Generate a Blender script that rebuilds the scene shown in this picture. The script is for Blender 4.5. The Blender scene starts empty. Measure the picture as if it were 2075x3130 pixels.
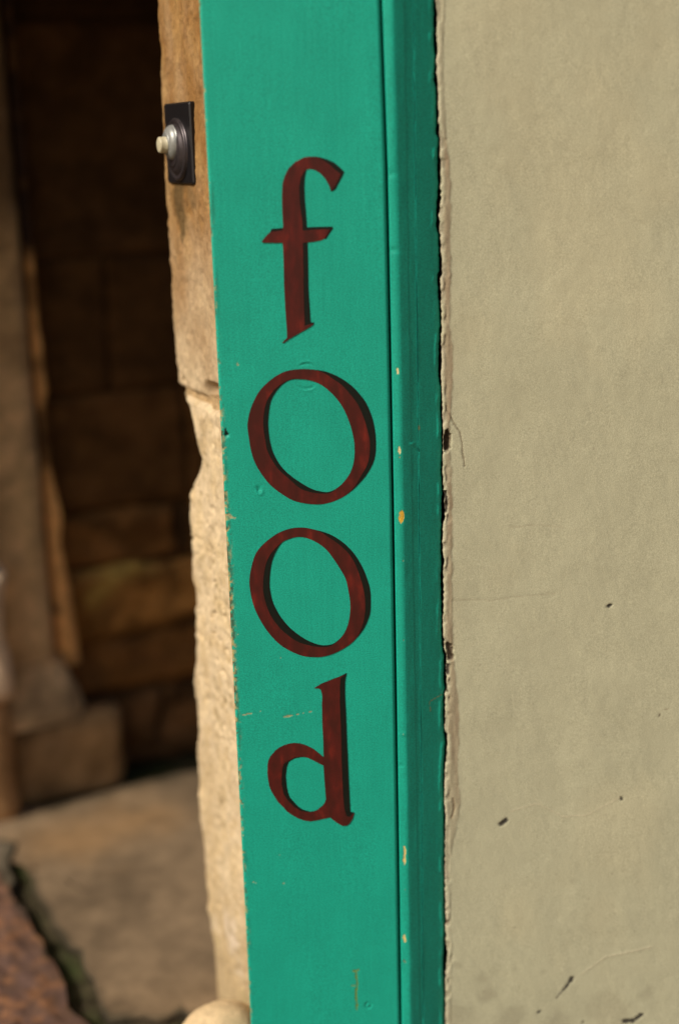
import bpy, math, random
import numpy as np
from mathutils import Matrix, Vector
from mathutils.geometry import tessellate_polygon
random.seed(4)
SC = bpy.context.scene
COL = SC.collection
R = math.radians

# ------------------------------------------------------------------ camera
H = 1.05                 # camera height above the pavement
D = 1.30                 # distance of the painted board
PITCH, ROLL = R(14.75), R(1.67)
FPX = 3130 * 50 / 36
F = np.array([0, math.cos(PITCH), -math.sin(PITCH)])
R0 = np.array([1., 0, 0]); U0 = np.array([0, math.sin(PITCH), math.cos(PITCH)])
RV = math.cos(ROLL) * R0 - math.sin(ROLL) * U0
UV = math.sin(ROLL) * R0 + math.cos(ROLL) * U0
C0 = np.array([0, 0, H])
cd = bpy.data.cameras.new('camera'); cam = bpy.data.objects.new('camera', cd); COL.objects.link(cam)
cd.sensor_fit = 'VERTICAL'; cd.sensor_height = 36; cd.sensor_width = 24; cd.lens = 50
cd.clip_start = 0.05; cd.clip_end = 200
cam.matrix_world = Matrix(((RV[0], UV[0], -F[0], 0), (RV[1], UV[1], -F[1], 0), (RV[2], UV[2], -F[2], H), (0, 0, 0, 1)))
cd.dof.use_dof = True; cd.dof.focus_distance = 1.36; cd.dof.aperture_fstop = 1.6
SC.camera = cam

# ------------------------------------------------------------------ light
SUN_AZ, SUN_EL = R(56), R(40)      # azimuth measured to the left of the direction wall -> camera
sd = np.array([-math.sin(SUN_AZ) * math.cos(SUN_EL), -math.cos(SUN_AZ) * math.cos(SUN_EL), math.sin(SUN_EL)])
w = bpy.data.worlds.new('World'); SC.world = w; w.use_nodes = True
nt = w.node_tree
sky = nt.nodes.new('ShaderNodeTexSky'); sky.sky_type = 'NISHITA'; sky.sun_disc = False
sky.sun_elevation = SUN_EL; sky.sun_rotation = math.atan2(sd[0], sd[1])
sky.air_density = 1.0; sky.dust_density = 6.0; sky.ozone_density = 0.3
bg = nt.nodes['Background']; bg.inputs['Strength'].default_value = 0.09
nt.links.new(sky.outputs[0], bg.inputs[0])
sl = bpy.data.lights.new('sun', 'SUN'); sl.energy = 3.8; sl.angle = R(0.6); sl.color = (1.0, .92, .79)
so = bpy.data.objects.new('sun', sl); COL.objects.link(so)
so.rotation_euler = Vector(sd).to_track_quat('Z', 'Y').to_euler()
so.location = (-3, -2, 4)
SC.view_settings.view_transform = 'Standard'; SC.view_settings.look = 'None'
SC.view_settings.gamma = 1; SC.view_settings.exposure = -0.10
SC.view_settings.use_curve_mapping = False

# ------------------------------------------------------------------ helpers
def ray(px, py):
    return F + (px - 1037.5) / FPX * RV - (py - 1565) / FPX * UV
def hit(px, py, p, n):
    d = ray(px, py); p = np.array(p, float); n = np.array(n, float)
    return C0 + d * (np.dot(p - C0, n) / np.dot(d, n))
def hy(px, py, y=D): return hit(px, py, (0, y, 0), (0, 1, 0))
def hg(px, py, z=0.0): return hit(px, py, (0, 0, z), (0, 0, 1))

def hash2(ix, iy, seed):
    n = (ix.astype(np.int64) * 374761393 + iy.astype(np.int64) * 668265263 + seed * 982451653) & 0x7fffffff
    n = ((n ^ (n >> 13)) * 1274126177) & 0x7fffffff
    n = (n ^ (n >> 16)) & 0xffffff
    return n / float(0xffffff)
def vn(x, y, seed=0):
    x0 = np.floor(x); y0 = np.floor(y); fx = x - x0; fy = y - y0
    fx = fx * fx * (3 - 2 * fx); fy = fy * fy * (3 - 2 * fy)
    a = hash2(x0, y0, seed); b = hash2(x0 + 1, y0, seed); c = hash2(x0, y0 + 1, seed); d = hash2(x0 + 1, y0 + 1, seed)
    return (a * (1 - fx) + b * fx) * (1 - fy) + (c * (1 - fx) + d * fx) * fy
def fbm(x, y, seed=0, o=4, g=.5):
    x = np.asarray(x, float); y = np.asarray(y, float)
    s = 0; a = 1; t = 0
    for i in range(o):
        s = s + a * (vn(x, y, seed + i * 7) - .5); t += a; a *= g
        x, y = x * 2.03 + 11.3, y * 2.03 + 5.7
    return s / t * 2
def sstep(a, b, x):
    t = np.clip((x - a) / (b - a), 0, 1); return t * t * (3 - 2 * t)
def polyd(x, z, pts):
    """distance of points to a polyline"""
    best = np.full(np.shape(x), 9.0)
    for (ax, az), (bx, bz) in zip(pts[:-1], pts[1:]):
        dx, dz = bx - ax, bz - az; L = dx * dx + dz * dz + 1e-12
        t = np.clip(((x - ax) * dx + (z - az) * dz) / L, 0, 1)
        best = np.minimum(best, np.hypot(x - ax - t * dx, z - az - t * dz))
    return best
def mix(c, d, t): return c * (1 - t[..., None]) + np.array(d) * t[..., None]

def link(name, me, mat, parent=None, **kw):
    o = bpy.data.objects.new(name, me); COL.objects.link(o)
    if mat: me.materials.append(mat)
    if parent is not None: o.parent = parent
    for k, v in kw.items(): o[k] = v
    return o
def root(name, loc, label, cat, **kw):
    o = bpy.data.objects.new(name, None); COL.objects.link(o); o.empty_display_size = .05
    o.location = loc; o['label'] = label; o['category'] = cat
    for k, v in kw.items(): o[k] = v
    return o
def settle(parent):
    """children are modelled in world space; keep them there under the moved root"""
    bpy.context.view_layer.update()
    for c in parent.children:
        c.matrix_parent_inverse = parent.matrix_world.inverted()
def mesh(name, V, Fs, col=None, smooth=True):
    me = bpy.data.meshes.new(name)
    me.from_pydata([tuple(v) for v in V], [], [tuple(int(i) for i in f) for f in Fs])
    if col is not None:
        a = me.color_attributes.new('col', 'FLOAT_COLOR', 'POINT')
        c4 = np.ones((len(V), 4), 'f'); c4[:, :3] = col; a.data.foreach_set('color', c4.ravel())
    me.polygons.foreach_set('use_smooth', [smooth] * len(me.polygons)); me.update()
    return me
def grid(name, P, col=None, smooth=True, cap=False, flip=False):
    """P (rows, cols, 3). cap: the columns close into a loop and the ends get lids"""
    nr, nc = P.shape[:2]
    idx = np.arange(nr * nc).reshape(nr, nc)
    if cap: idx = np.concatenate([idx, idx[:, :1]], 1)
    q = np.stack([idx[:-1, :-1], idx[:-1, 1:], idx[1:, 1:], idx[1:, :-1]], -1).reshape(-1, 4)
    if flip: q = q[:, ::-1]
    me = bpy.data.meshes.new(name)
    nq = len(q); caps = [idx[0, :-1], idx[-1, :-1][::-1]] if cap else []
    if flip: caps = [c[::-1] for c in caps]
    loops = np.concatenate([q.ravel()] + caps).astype('i')
    starts = np.concatenate([np.arange(nq) * 4] + [[nq * 4 + i * nc] for i in range(len(caps))]).astype('i')
    me.vertices.add(nr * nc); me.vertices.foreach_set('co', P.reshape(-1).astype('f'))
    me.loops.add(len(loops)); me.loops.foreach_set('vertex_index', loops)
    me.polygons.add(len(starts)); me.polygons.foreach_set('loop_start', starts)
    me.polygons.foreach_set('use_smooth', np.array([smooth] * nq + [False] * len(caps)))
    if col is not None:
        a = me.color_attributes.new('col', 'FLOAT_COLOR', 'POINT')
        c4 = np.ones((nr * nc, 4), 'f'); c4[:, :3] = np.broadcast_to(col, P.shape).reshape(-1, 3); a.data.foreach_set('color', c4.ravel())
    me.update(calc_edges=True); me.validate()
    return me

# ------------------------------------------------------------------ materials
def material(name, rough=.6, base=None, mottle=.15, mscale=60, fine=.06, fscale=900, bump=.0, bscale=400, bdist=.0006,
             spec=.4, metal=0., bump2=0., b2scale=40, b2dist=.002, tint=None, tscale=8, tamt=0., coat=0.):
    m = bpy.data.materials.new(name); m.use_nodes = True
    n = m.node_tree; N = n.nodes; L = n.links; b = N['Principled BSDF']
    b.inputs['Roughness'].default_value = rough; b.inputs['Specular IOR Level'].default_value = spec
    b.inputs['Metallic'].default_value = metal; b.inputs['Coat Weight'].default_value = coat
    tc = N.new('ShaderNodeTexCoord')
    def noise(s, det=4, rg=.6):
        t = N.new('ShaderNodeTexNoise'); t.inputs['Scale'].default_value = s; t.inputs['Detail'].default_value = det
        t.inputs['Roughness'].default_value = rg; L.new(tc.outputs['Object'], t.inputs['Vector']); return t
    if base is None:
        a = N.new('ShaderNodeAttribute'); a.attribute_name = 'col'; c = a.outputs['Color']
    else:
        rgb = N.new('ShaderNodeRGB'); rgb.outputs[0].default_value = (*base, 1); c = rgb.outputs[0]
    if tint:
        t = noise(tscale, 5); r = N.new('ShaderNodeMapRange'); r.inputs[1].default_value = .42; r.inputs[2].default_value = .62
        r.inputs[4].default_value = tamt; L.new(t.outputs[0], r.inputs[0])
        x = N.new('ShaderNodeMix'); x.data_type = 'RGBA'; L.new(r.outputs[0], x.inputs[0]); L.new(c, x.inputs[6]); x.inputs[7].default_value = (*tint, 1); c = x.outputs[2]
    for amt, s in ((mottle, mscale), (fine, fscale)):
        if amt <= 0: continue
        t = noise(s, 3); r = N.new('ShaderNodeMapRange'); r.inputs[1].default_value = .3; r.inputs[2].default_value = .7
        r.inputs[3].default_value = 1 - amt; r.inputs[4].default_value = 1 + amt; L.new(t.outputs[0], r.inputs[0])
        v = N.new('ShaderNodeVectorMath'); v.operation = 'SCALE'; L.new(c, v.inputs[0]); L.new(r.outputs[0], v.inputs['Scale']); c = v.outputs[0]
    L.new(c, b.inputs['Base Color'])
    nrm = None
    for st, s, dd in ((bump, bscale, bdist), (bump2, b2scale, b2dist)):
        if st <= 0: continue
        t = noise(s, 5); bp = N.new('ShaderNodeBump'); bp.inputs['Strength'].default_value = st; bp.inputs['Distance'].default_value = dd
        L.new(t.outputs[0], bp.inputs['Height'])
        if nrm: L.new(nrm, bp.inputs['Normal'])
        nrm = bp.outputs[0]
    if nrm: L.new(nrm, b.inputs['Normal'])
    return m
GREEN = np.array([.008, .345, .245])
M_paint = material('green_gloss_paint', rough=.48, mottle=.05, mscale=22, fine=.30, fscale=900, bump=.22, bscale=700, bdist=.0005, spec=.3)
M_red = material('dark_red_sign_paint', rough=.5, base=(.085, .006, .004), mottle=.0, fine=.12, fscale=1300, bump=.2, bscale=600, bdist=.0003, spec=.3)
M_black = material('black_sign_paint', rough=.55, base=(.004, .007, .004), mottle=.1, fine=.1, spec=.25)
M_plaster = material('cream_painted_plaster', rough=.8, mottle=.035, mscale=18, fine=.22, fscale=1100, bump=.4, bscale=420, bdist=.0007, spec=.2)
M_stone = material('warm_sandstone', rough=.9, mottle=.16, mscale=110, fine=.16, fscale=1000, bump=.5, bscale=420, bdist=.0014, spec=.15, bump2=.4, b2scale=90, b2dist=.002)
M_dark = material('dark_old_sandstone', rough=.92, mottle=.25, mscale=35, fine=.15, fscale=500, bump=.4, bscale=200, bdist=.002, spec=.1, bump2=.4, b2scale=30, b2dist=.006)
M_flag = material('worn_flagstone', rough=.9, mottle=.2, mscale=30, fine=.15, fscale=500, bump=.4, bscale=200, bdist=.002, spec=.15)
M_soil = material('mossy_joint_soil', rough=1, base=(.055, .045, .026), mottle=.5, mscale=30, fine=.2, fscale=400, bump=.6, bscale=90, bdist=.01, spec=.05, tint=(.03, .06, .012), tscale=9, tamt=.5)
M_street = material('warm_street_stone', rough=.9, base=(.34, .235, .135), mottle=.25, mscale=6, fine=.15, fscale=120, bump=.4, bscale=60, bdist=.006, spec=.1)
M_mortar = material('old_lime_mortar', rough=1, base=(.40, .28, .15), mottle=.3, mscale=70, fine=.2, fscale=500, bump=.6, bscale=150, bdist=.003, spec=.05)
M_darkmortar = material('dark_old_mortar', rough=1, base=(.095, .055, .025), mottle=.4, mscale=30, fine=.2, fscale=300, bump=.6, bscale=80, bdist=.006, spec=.05)  # dark mortar tone for the core of the recess wall
M_wood = material('gap_shade_wood', rough=.9, base=(.006, .006, .005), mottle=.1, spec=.05)  # near black, so the shade inside the plaster gap is in the colour
M_bellplate = material('blackened_bell_plate', rough=.42, base=(.006, .0055, .007), mottle=.2, mscale=90, fine=.1, spec=.45)
M_bellring = material('tarnished_bell_ring', rough=.38, base=(.055, .046, .05), mottle=.2, mscale=200, fine=.1, metal=.6, spec=.5)
M_chrome = material('dull_nickel_dome', rough=.42, base=(.27, .28, .27), mottle=.1, mscale=200, fine=.05, metal=.35, spec=.6)
M_button = material('ivory_button', rough=.45, base=(.46, .42, .29), mottle=.05, mscale=200, fine=.03, spec=.5)

# ------------------------------------------------------------------ vertical rows
ZF0, ZF1 = .10, 1.24
def rows(step=.0011, lo=0.0, hi=2.6):
    a = list(np.arange(lo, ZF0, .03)); b = list(np.arange(ZF0, ZF1, step)); c = list(np.linspace(ZF1, hi, 30))
    return np.array(a + b + c)
def line(pts, off=(0, 0), sc=1.0, y=D):
    """pixel polyline -> arrays (z, x) on the plane y"""
    q = [hy(off[0] + px / sc, off[1] + py / sc, y) for px, py in pts]
    q.sort(key=lambda p: p[2]); return np.array([p[2] for p in q]), np.array([p[0] for p in q])
def lx(ln, z): return np.interp(z, ln[0], ln[1])

XL = hy(609, 0)[0]
GROOVE = line([(1161, 0), (1178, 500), (1188, 1000), (1197, 1500), (1205, 2000), (1214, 2600), (1222, 3130)])
CH_TAN = math.tan(R(30))
XB = lx(GROOVE, 1.0) + .0110
YS = D + .0006
SN = (-math.sin(R(30)) * -1, -math.cos(R(30)), 0)   # outward normal of the splayed side (towards camera, right)
SP = (XB, YS, 0)
green_edge = [(1150 + a / 2.366, b / 2.366) for a, b in [(415,0),(412,90),(415,240),(412,330),(425,420),(415,500),(415,570),(430,650),(432,860),(432,970),(450,1000),(440,1100),(442,1250),(448,1330),(435,1480),(432,1640),(448,1700),(455,1960),(440,1990),(445,2100),(455,2250),(462,2360)]]
green_edge += [(1150 + a / 2.366, 1000 + b / 2.366) for a, b in [(455,10),(450,200),(448,350),(465,450),(462,600),(472,700),(470,900),(465,1050),(475,1180),(470,1300),(468,1450),(463,1620),(470,1700),(465,1800),(468,2000),(470,2150),(470,2250),(480,2355)]]
green_edge += [(1150 + a / 2.094, 2000 + b / 2.094) for a, b in [(432,10),(430,150),(437,220),(428,260),(425,400),(432,500),(440,560),(430,700),(425,800),(430,950),(430,1100),(432,1200),(430,1400),(430,1600),(435,1700),(430,1850),(425,2000),(432,2200),(432,2365)]]
cream_edge = [(1150 + a / 2.366, b / 2.366) for a, b in [(425,0),(437,100),(432,240),(440,340),(430,430),(432,560),(443,640),(447,860),(455,960),(458,1000),(460,1200),(462,1350),(465,1450),(450,1550),(458,1700),(470,1900),(470,1980),(460,2020),(465,2200),(468,2360)]]
cream_edge += [(1150 + a / 2.366, 1000 + b / 2.366) for a, b in [(468,10),(468,200),(460,350),(472,450),(475,600),(480,750),(478,900),(475,950),(482,1150),(490,1250),(495,1380),(480,1450),(475,1600),(488,1700),(480,1800),(485,1900),(480,2100),(483,2250),(492,2355)]]
cream_edge += [(1150 + a / 2.094, 2000 + b / 2.094) for a, b in [(445,10),(440,100),(450,210),(437,260),(435,480),(452,530),(445,650),(435,760),(432,900),(438,1000),(438,1150),(436,1250),(436,1400),(440,1600),(443,1850),(452,1900),(448,2000),(440,2060),(440,2365)]]
gp = sorted([tuple(hit(a, b, SP, SN)) for a, b in green_edge], key=lambda p: p[2])
GEz = np.array([p[2] for p in gp]); GEx = np.array([p[0] for p in gp]) 
YC = YS + (GEx.mean() - XB) * CH_TAN - .0035       # cream wall plane
CE = line(cream_edge, y=YC)

# ------------------------------------------------------------------ GREEN POST
post = root('door_post', (0, D, 0), 'turquoise green painted timber door post lettered in dark red, with a splayed right side', 'door post')
Z = rows()
def chips(col, x, z, lst, tol=.0006):
    """lst of (pixel polyline, half width m, colour); painted where the board shows bare wood"""
    dep = np.zeros(x.shape)
    for pts, hw, c in lst:
        wp = [(hy(a, b)[0], hy(a, b)[2]) for a, b in pts]
        if len(wp) == 1: wp = wp * 2
        d = polyd(x, z, wp) + fbm(x * 500, z * 260, 31, 3) * hw * 1.1
        t = 1 - sstep(hw * .7, hw * 1.15, d); col = mix(col, c, t); dep += t * .0003
    return col, dep
OCHRE = (.36, .26, .10); PALE = (.34, .34, .18); DUN = (.06, .07, .035)
# --- front board with arris on the left and groove on the right
nx = 165
t = np.linspace(0, 1, nx)
xg = lx(GROOVE, Z)
X = XL + (xg[:, None] - XL) * t[None, :]
Zg = np.repeat(Z[:, None], nx, 1)
dl = X - XL; dr = xg[:, None] - X
Y = D + .0016 * np.clip(1 - dl / .002, 0, 1) ** 2 + .0022 * np.clip(1 - dr / .0028, 0, 1) ** 2
col = np.broadcast_to(GREEN, X.shape + (3,)).copy()
Y = Y + fbm(X * 18, Zg * 6, 3) * .0005 + fbm(X * 130, Zg * 60, 5, 3) * .00006 + fbm(X * 480, Zg * 22, 6, 3) * .00007
# worn left arris
wear_amt = np.interp(Zg, [hy(770, 3130)[2], hy(760, 2900)[2], hy(740, 2500)[2], hy(725, 2250)[2], hy(700, 1800)[2], hy(690, 1500)[2], hy(670, 1100)[2], hy(640, 600)[2], 1.3],
                     [.25, .35, .5, .65, .95, .6, .35, .25, .15])
wn = vn(X * 700, Zg * 160, 12) * .6 + vn(X * 300, Zg * 500, 14) * .4
wear = (1 - sstep(.0008, .0068, dl + (wn - .5) * .006)) * sstep(1 - wear_amt * .62, 1.04 - wear_amt * .62, wn + .12)
wc = mix(np.broadcast_to(np.array(DUN), col.shape), OCHRE, sstep(.4, .6, vn(X * 400, Zg * 240, 22)))
col = col * (1 - wear[..., None]) + wc * wear[..., None]; Y += wear * .0004
gc = sstep(.0065, .003, dl) * sstep(.5, .8, fbm(X * 200, Zg * 40, 77) * .5 + .5) * .5
col = mix(col, (.01, .14, .09), gc)
col, dep = chips(col, X, Zg, [
    ([(690, 1310), (694, 1325)], .0016, (.01, .02, .015)), ([(690, 1368)], .0012, OCHRE),
    ([(697, 1574), (706, 1580)], .0013, PALE), ([(706, 1578), (716, 1584)], .0010, PALE),
    ([(743, 2185), (769, 2180)], .0005, PALE), ([(797, 2175)], .0007, PALE), ([(868, 2190), (887, 2188)], .0008, PALE),
    ([(887, 2188), (928, 2180)], .00022, PALE), ([(945, 2177), (950, 2176)], .0006, PALE), ([(725, 1112), (728, 1116)], .0008, PALE),
    ([(775, 2697)], .0008, PALE), ([(782, 2699)], .0006, PALE), ([(867, 2700)], .0008, PALE), ([(728, 1940)], .0006, PALE), ([(858, 2010)], .0003, PALE),
    ([(1080, 2968), (1095, 2966)], .0010, (.16, .2, .02)), ([(1088, 2968), (1092, 3010), (1088, 3040), (1091, 3085)], .0010, (.14, .2, .02)),
    ([(1075, 3012), (1092, 3014)], .0006, (.2, .24, .03)), ([(855, 2613)], .0005, PALE), ([(760, 2800)], .0005, PALE)])
Y += dep
def ringmark(cx, cy, rad, depth, wdt, part=None):
    p = hy(cx, cy); r = np.hypot(X - p[0], Zg - p[2]); a = np.arctan2(Zg - p[2], X - p[0])
    m = np.exp(-((r - rad) / wdt) ** 2)
    if part: m *= sstep(part - .15, part + .25, np.abs(np.sin(a)))
    return m * depth
Y += ringmark(937, 1150, .0118, .0011, .0009, .86) - ringmark(937, 1150, .0132, .0007, .0010, .86)
Y += ringmark(791, 1495, 0, .0016, .0022) - ringmark(793, 1503, .003, .0005, .001)
Y += ringmark(1125, 3073, .0028, .0011, .0008); Y += ringmark(693, 1330, 0, .002, .0018)
# returns (left edge goes back, groove wall goes back)
back = D + .030
def col_at(xv, yv): return np.stack([xv, np.full_like(Z, yv) if np.isscalar(yv) else yv, Z], -1)[:, None, :]
P = np.concatenate([np.stack([X, Y, Zg], -1), col_at(xg, D + .006), col_at(xg, back), col_at(np.full_like(Z, XL), back)], 1)
C = np.concatenate([col, np.broadcast_to(GREEN, (len(Z), 3, 3))], 1)
board = link('front_board', grid('front_board', P, C, cap=True), M_paint, post)

# --- corner moulding: bead front, round nose, first half of the splayed side
def splay(xv): return YS + (xv - XB) * CH_TAN
JOINT = sorted([tuple(hit(a, b, SP, SN)) for a, b in [(1262, 0), (1269, 700), (1273, 1000), (1279, 1500), (1283, 2000), (1288, 2600), (1292, 3130)]], key=lambda p: p[2])
xj = np.interp(Z, [p[0] for p in JOINT][:0] or [p[2] for p in JOINT], [p[0] for p in JOINT]) + (vn(Z * 60, Z * 0, 9) - .5) * .0004
x0 = xg + .0018
n1, n2 = 26, 30
n1 = 70
u = np.linspace(0, 1, n1)
Xm = x0[:, None] + (xj - x0)[:, None] * (.45 * u + .55 * u * u)
uf = np.clip((Xm - x0[:, None]) / .008, 0, 1.2)
front = D + .0005 - .0013 * uf + .0035 * np.clip(1 - uf / .16, 0, 1) ** 2
xk = XB - (YS - (D - .0008)) / CH_TAN
wk = .00075
kn = (Xm - xk) * CH_TAN / wk
Ym = np.maximum(front, D - .0010) + wk * np.log1p(np.exp(np.clip(kn, -30, 30))) + np.where(kn > 30, (kn - 30) * wk, 0)
Ym = np.where(kn > 8, splay(Xm), Ym)
Zm = np.repeat(Z[:, None], Xm.shape[1], 1)
Ym += fbm(Xm * 60, Zm * 14, 41) * .0005 + fbm(Xm * 200, Zm * 40, 43) * .00008
for cx, cy, s_, d_ in ((1190, 532, .006, .0008), (1200, 765, .005, .0009), (1260, 1361, .002, -.0012), (1232, 2245, .003, -.0006), (1222, 2340, .004, .0006)):
    p = hy(cx, cy); Ym += d_ * np.exp(-(((Xm - p[0]) / s_) ** 2 + ((Zm - p[2]) / (s_ * .5)) ** 2))
cm = np.broadcast_to(GREEN, Xm.shape + (3,)).copy()
cm, dep = chips(cm, Xm, Zm, [
    ([(1215, 1127), (1216, 1140)], .0010, (.70, .62, .30)), ([(1219, 1366), (1221, 1385)], .0010, (.70, .62, .30)), ([(1221, 1397)], .0008, OCHRE),
    ([(1228, 1570), (1225, 1592)], .0020, (.70, .42, .05)), ([(1231, 1714)], .0009, PALE), ([(1233, 1957)], .0008, PALE),
    ([(1236, 2588), (1236, 2625)], .0011, (.62, .48, .18)), ([(1236, 2625), (1237, 2640)], .0014, (.60, .46, .17)),
    ([(1237, 2720)], .0008, OCHRE), ([(1236, 2858), (1237, 2875)], .0014, (.60, .46, .17)), ([(1235, 2938), (1238, 2941)], .001, (.12, .2, .12)), ([(1232, 2244)], .0006, PALE), ([(1208, 300)], .0003, PALE)])
Ym += dep
P = np.concatenate([np.stack([Xm, Ym, Zm], -1), np.stack([Xm, Ym, Zm], -1)[:, -1:], col_at(xj, splay(xj) + .008), col_at(x0, back)], 1)
C = np.concatenate([cm, np.broadcast_to(GREEN * .6, (len(Z), 3, 3))], 1)
link('corner_moulding', grid('corner_moulding', P, C, cap=True), M_paint, post)
# --- side board up to the ragged edge beside the plaster
xe = np.interp(Z, GEz, GEx) + fbm(Z * 420, Z * 0 + 3, 51, 3) * .0006
n3 = 34
v = np.linspace(0, 1, n3)
gapj = .00004 + .0003 * sstep(.35, .6, vn(Z * 55, Z * 0 + 7, 15))          # the joint opens and closes along its length
xl2 = xj + gapj
Xr = xl2[:, None] + (xe - xl2)[:, None] * v; Yr = splay(Xr)
Zr = np.repeat(Z[:, None], n3, 1)
de = xe[:, None] - Xr
Yr += .0003 * np.clip(1 - (Xr - xl2[:, None]) / .0012, 0, 1) ** 2
Yr += .0016 * np.clip(1 - de / .0016, 0, 1) ** 2 - .0009 * np.exp(-((de - .0028) / .0014) ** 2) * sstep(.45, .8, vn(Zr * 90, Xr * 80, 17))
Yr += fbm(Xr * 60, Zr * 14, 45) * .0004
cr = np.broadcast_to(GREEN, Xr.shape + (3,)).copy()
scr = [[hit(a, b, SP, SN) for a, b in pp] for pp in ([(1312, 2145), (1330, 2134), (1349, 2123)], [(1314, 2160), (1315, 2172)], [(1279, 1304), (1280, 1311)], [(1312, 2145), (1311, 2156)])]
for pp, hw in zip(scr, (.00045, .0006, .001, .0003)):
    d = polyd(Xr, Zr, [(p[0], p[2]) for p in pp]); cr = mix(cr, (.22, .24, .1), 1 - sstep(hw * .6, hw * 1.3, d))
cr = mix(cr, (.01, .09, .05), (1 - sstep(.0001, .0009, Xr - xl2[:, None])) * sstep(.3, .5, vn(Zr * 120, Xr * 0, 19)) * .8)
P = np.concatenate([np.stack([Xr, Yr, Zr], -1), col_at(xe, splay(xe) + .004), col_at(xe, YC + .035), col_at(xl2, YC + .035), np.stack([Xr, Yr, Zr], -1)[:, :1]], 1)
C = np.concatenate([cr, np.broadcast_to(GREEN * .35, (len(Z), 1, 3)), np.broadcast_to([.005, .006, .005], (len(Z), 3, 3))], 1)  # faces inside the gap coloured near black as its shade
link('side_board', grid('side_board', P, C, cap=True), M_paint, post)
# backing post behind the boards
def prism(name, poly, z0, z1, mat, parent=None, bev=0., **kw):
    me = bpy.data.meshes.new(name)
    n = len(poly); V = [(x, y, z0) for x, y in poly] + [(x, y, z1) for x, y in poly]
    Fs = [tuple(range(n))[::-1], tuple(range(n, 2 * n))] + [(i, (i + 1) % n, n + (i + 1) % n, n + i) for i in range(n)]
    me.from_pydata(V, [], Fs); me.update()
    o = link(name, me, mat, parent, **kw)
    if bev:
        b = o.modifiers.new('bevel', 'BEVEL'); b.width = bev; b.segments = 2
    return o
prism('backing_post', [(XL + .012, back + .001), (XB + .002, back + .001), (XB + .03, YC + .0355), (XB + .075, YC + .0355), (XB + .075, YC + .09), (XL + .03, YC + .09)], 0, 2.6, M_wood, post)

# --- painted letters
def cr(pts, k=5, closed=True):
    out = []; n = len(pts)
    for i in range(n):
        p0, p1, p2, p3 = [np.array(pts[(i + j - 1) % n], float) for j in range(4)]
        for s in range(k):
            t_ = s / k
            out.append(tuple(.5 * ((2 * p1) + (-p0 + p2) * t_ + (2 * p0 - 5 * p1 + 4 * p2 - p3) * t_ ** 2 + (-p0 + 3 * p1 - 3 * p2 + p3) * t_ ** 3)))
    return out
def paint_sheet(name, loops, off, sc, lift, mat, parent, streak=None, **kw):
    """a coat of paint with its own thickness: face plus a turned-back rim"""
    W = [[hy(off[0] + a / sc, off[1] + b / sc, D) for a, b in lp] for lp in loops]
    jig = lambda p, i: Vector((p[0], p[2], 0))
    tri = tessellate_polygon([[jig(p, 0) for p in lp] for lp in W])
    V = [p for lp in W for p in lp]
    n = len(V); y1 = D - lift
    VV = [(p[0], y1, p[2]) for p in V] + [(p[0], D + .0012, p[2]) for p in V]
    Fs = []
    for f in tri:
        a, b, c = [V[i] for i in f]
        s_ = (b[0] - a[0]) * (c[2] - a[2]) - (b[2] - a[2]) * (c[0] - a[0])
        Fs.append(tuple(f) if s_ > 0 else tuple(f)[::-1])
    k = 0
    for lp in W:
        m = len(lp)
        for i in range(m): Fs.append((k + i, k + (i + 1) % m, n + k + (i + 1) % m, n + k + i))
        k += m
    return link(name, mesh(name, VV, Fs, smooth=False), mat, parent, **kw)
# streaky brushed red
def red_material():
    m = M_red; n = m.node_tree; N = n.nodes; L = n.links; b = N['Principled BSDF']
    tc = N.new('ShaderNodeTexCoord'); mp = N.new('ShaderNodeMapping'); mp.inputs['Scale'].default_value = (150, 1, 70)
    L.new(tc.outputs['Object'], mp.inputs['Vector'])
    t_ = N.new('ShaderNodeTexNoise'); t_.inputs['Scale'].default_value = 1; t_.inputs['Detail'].default_value = 4; L.new(mp.outputs[0], t_.inputs['Vector'])
    mp2 = N.new('ShaderNodeMapping'); mp2.inputs['Scale'].default_value = (90, 1, 22); L.new(tc.outputs['Object'], mp2.inputs['Vector'])
    t2 = N.new('ShaderNodeTexNoise'); t2.inputs['Scale'].default_value = 1; t2.inputs['Detail'].default_value = 2; L.new(mp2.outputs[0], t2.inputs['Vector'])
    ad = N.new('ShaderNodeMath'); ad.operation = 'MULTIPLY'; L.new(t_.outputs[0], ad.inputs[0]); L.new(t2.outputs[0], ad.inputs[1])
    r = N.new('ShaderNodeValToRGB'); L.new(ad.outputs[0], r.inputs[0])
    e = r.color_ramp.elements; e[0].position = .16; e[0].color = (.052, .008, .005, 1); e[1].position = .50; e[1].color = (.16, .015, .008, 1)
    k = r.color_ramp.elements.new(.31); k.color = (.080, .009, .006, 1)
    L.new(r.outputs[0], b.inputs['Base Color'])
red_material()
S2, S3 = 3.136, 1568 / 540
f_off = (740, 420)
f_red = [(385,1970),(410,1940),(432,1920),(430,1860),(415,1650),(403,1430),(398,1200),(393,1060),(388,1010),(300,1010),(195,1007),(190,995),(235,940),(270,905),(330,899),(388,893),(393,850),(385,700),(382,560),(387,450),(408,370),(445,295),(510,235),(590,193),(640,185),(670,183),(730,190),(800,235),(850,272),(900,318),(945,350),(925,400),(885,475),(850,515),(835,465),(800,400),(750,345),(700,312),(650,300),(615,308),(590,335),(562,385),(547,470),(550,560),(560,680),(575,780),(582,893),(700,884),(800,880),(842,882),(825,915),(790,968),(760,985),(680,1000),(582,1010),(585,1100),(588,1300),(590,1500),(597,1700),(602,1805),(640,1792),(684,1785),(678,1797),(620,1835),(540,1880),(450,1932),(400,1968)]
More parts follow.
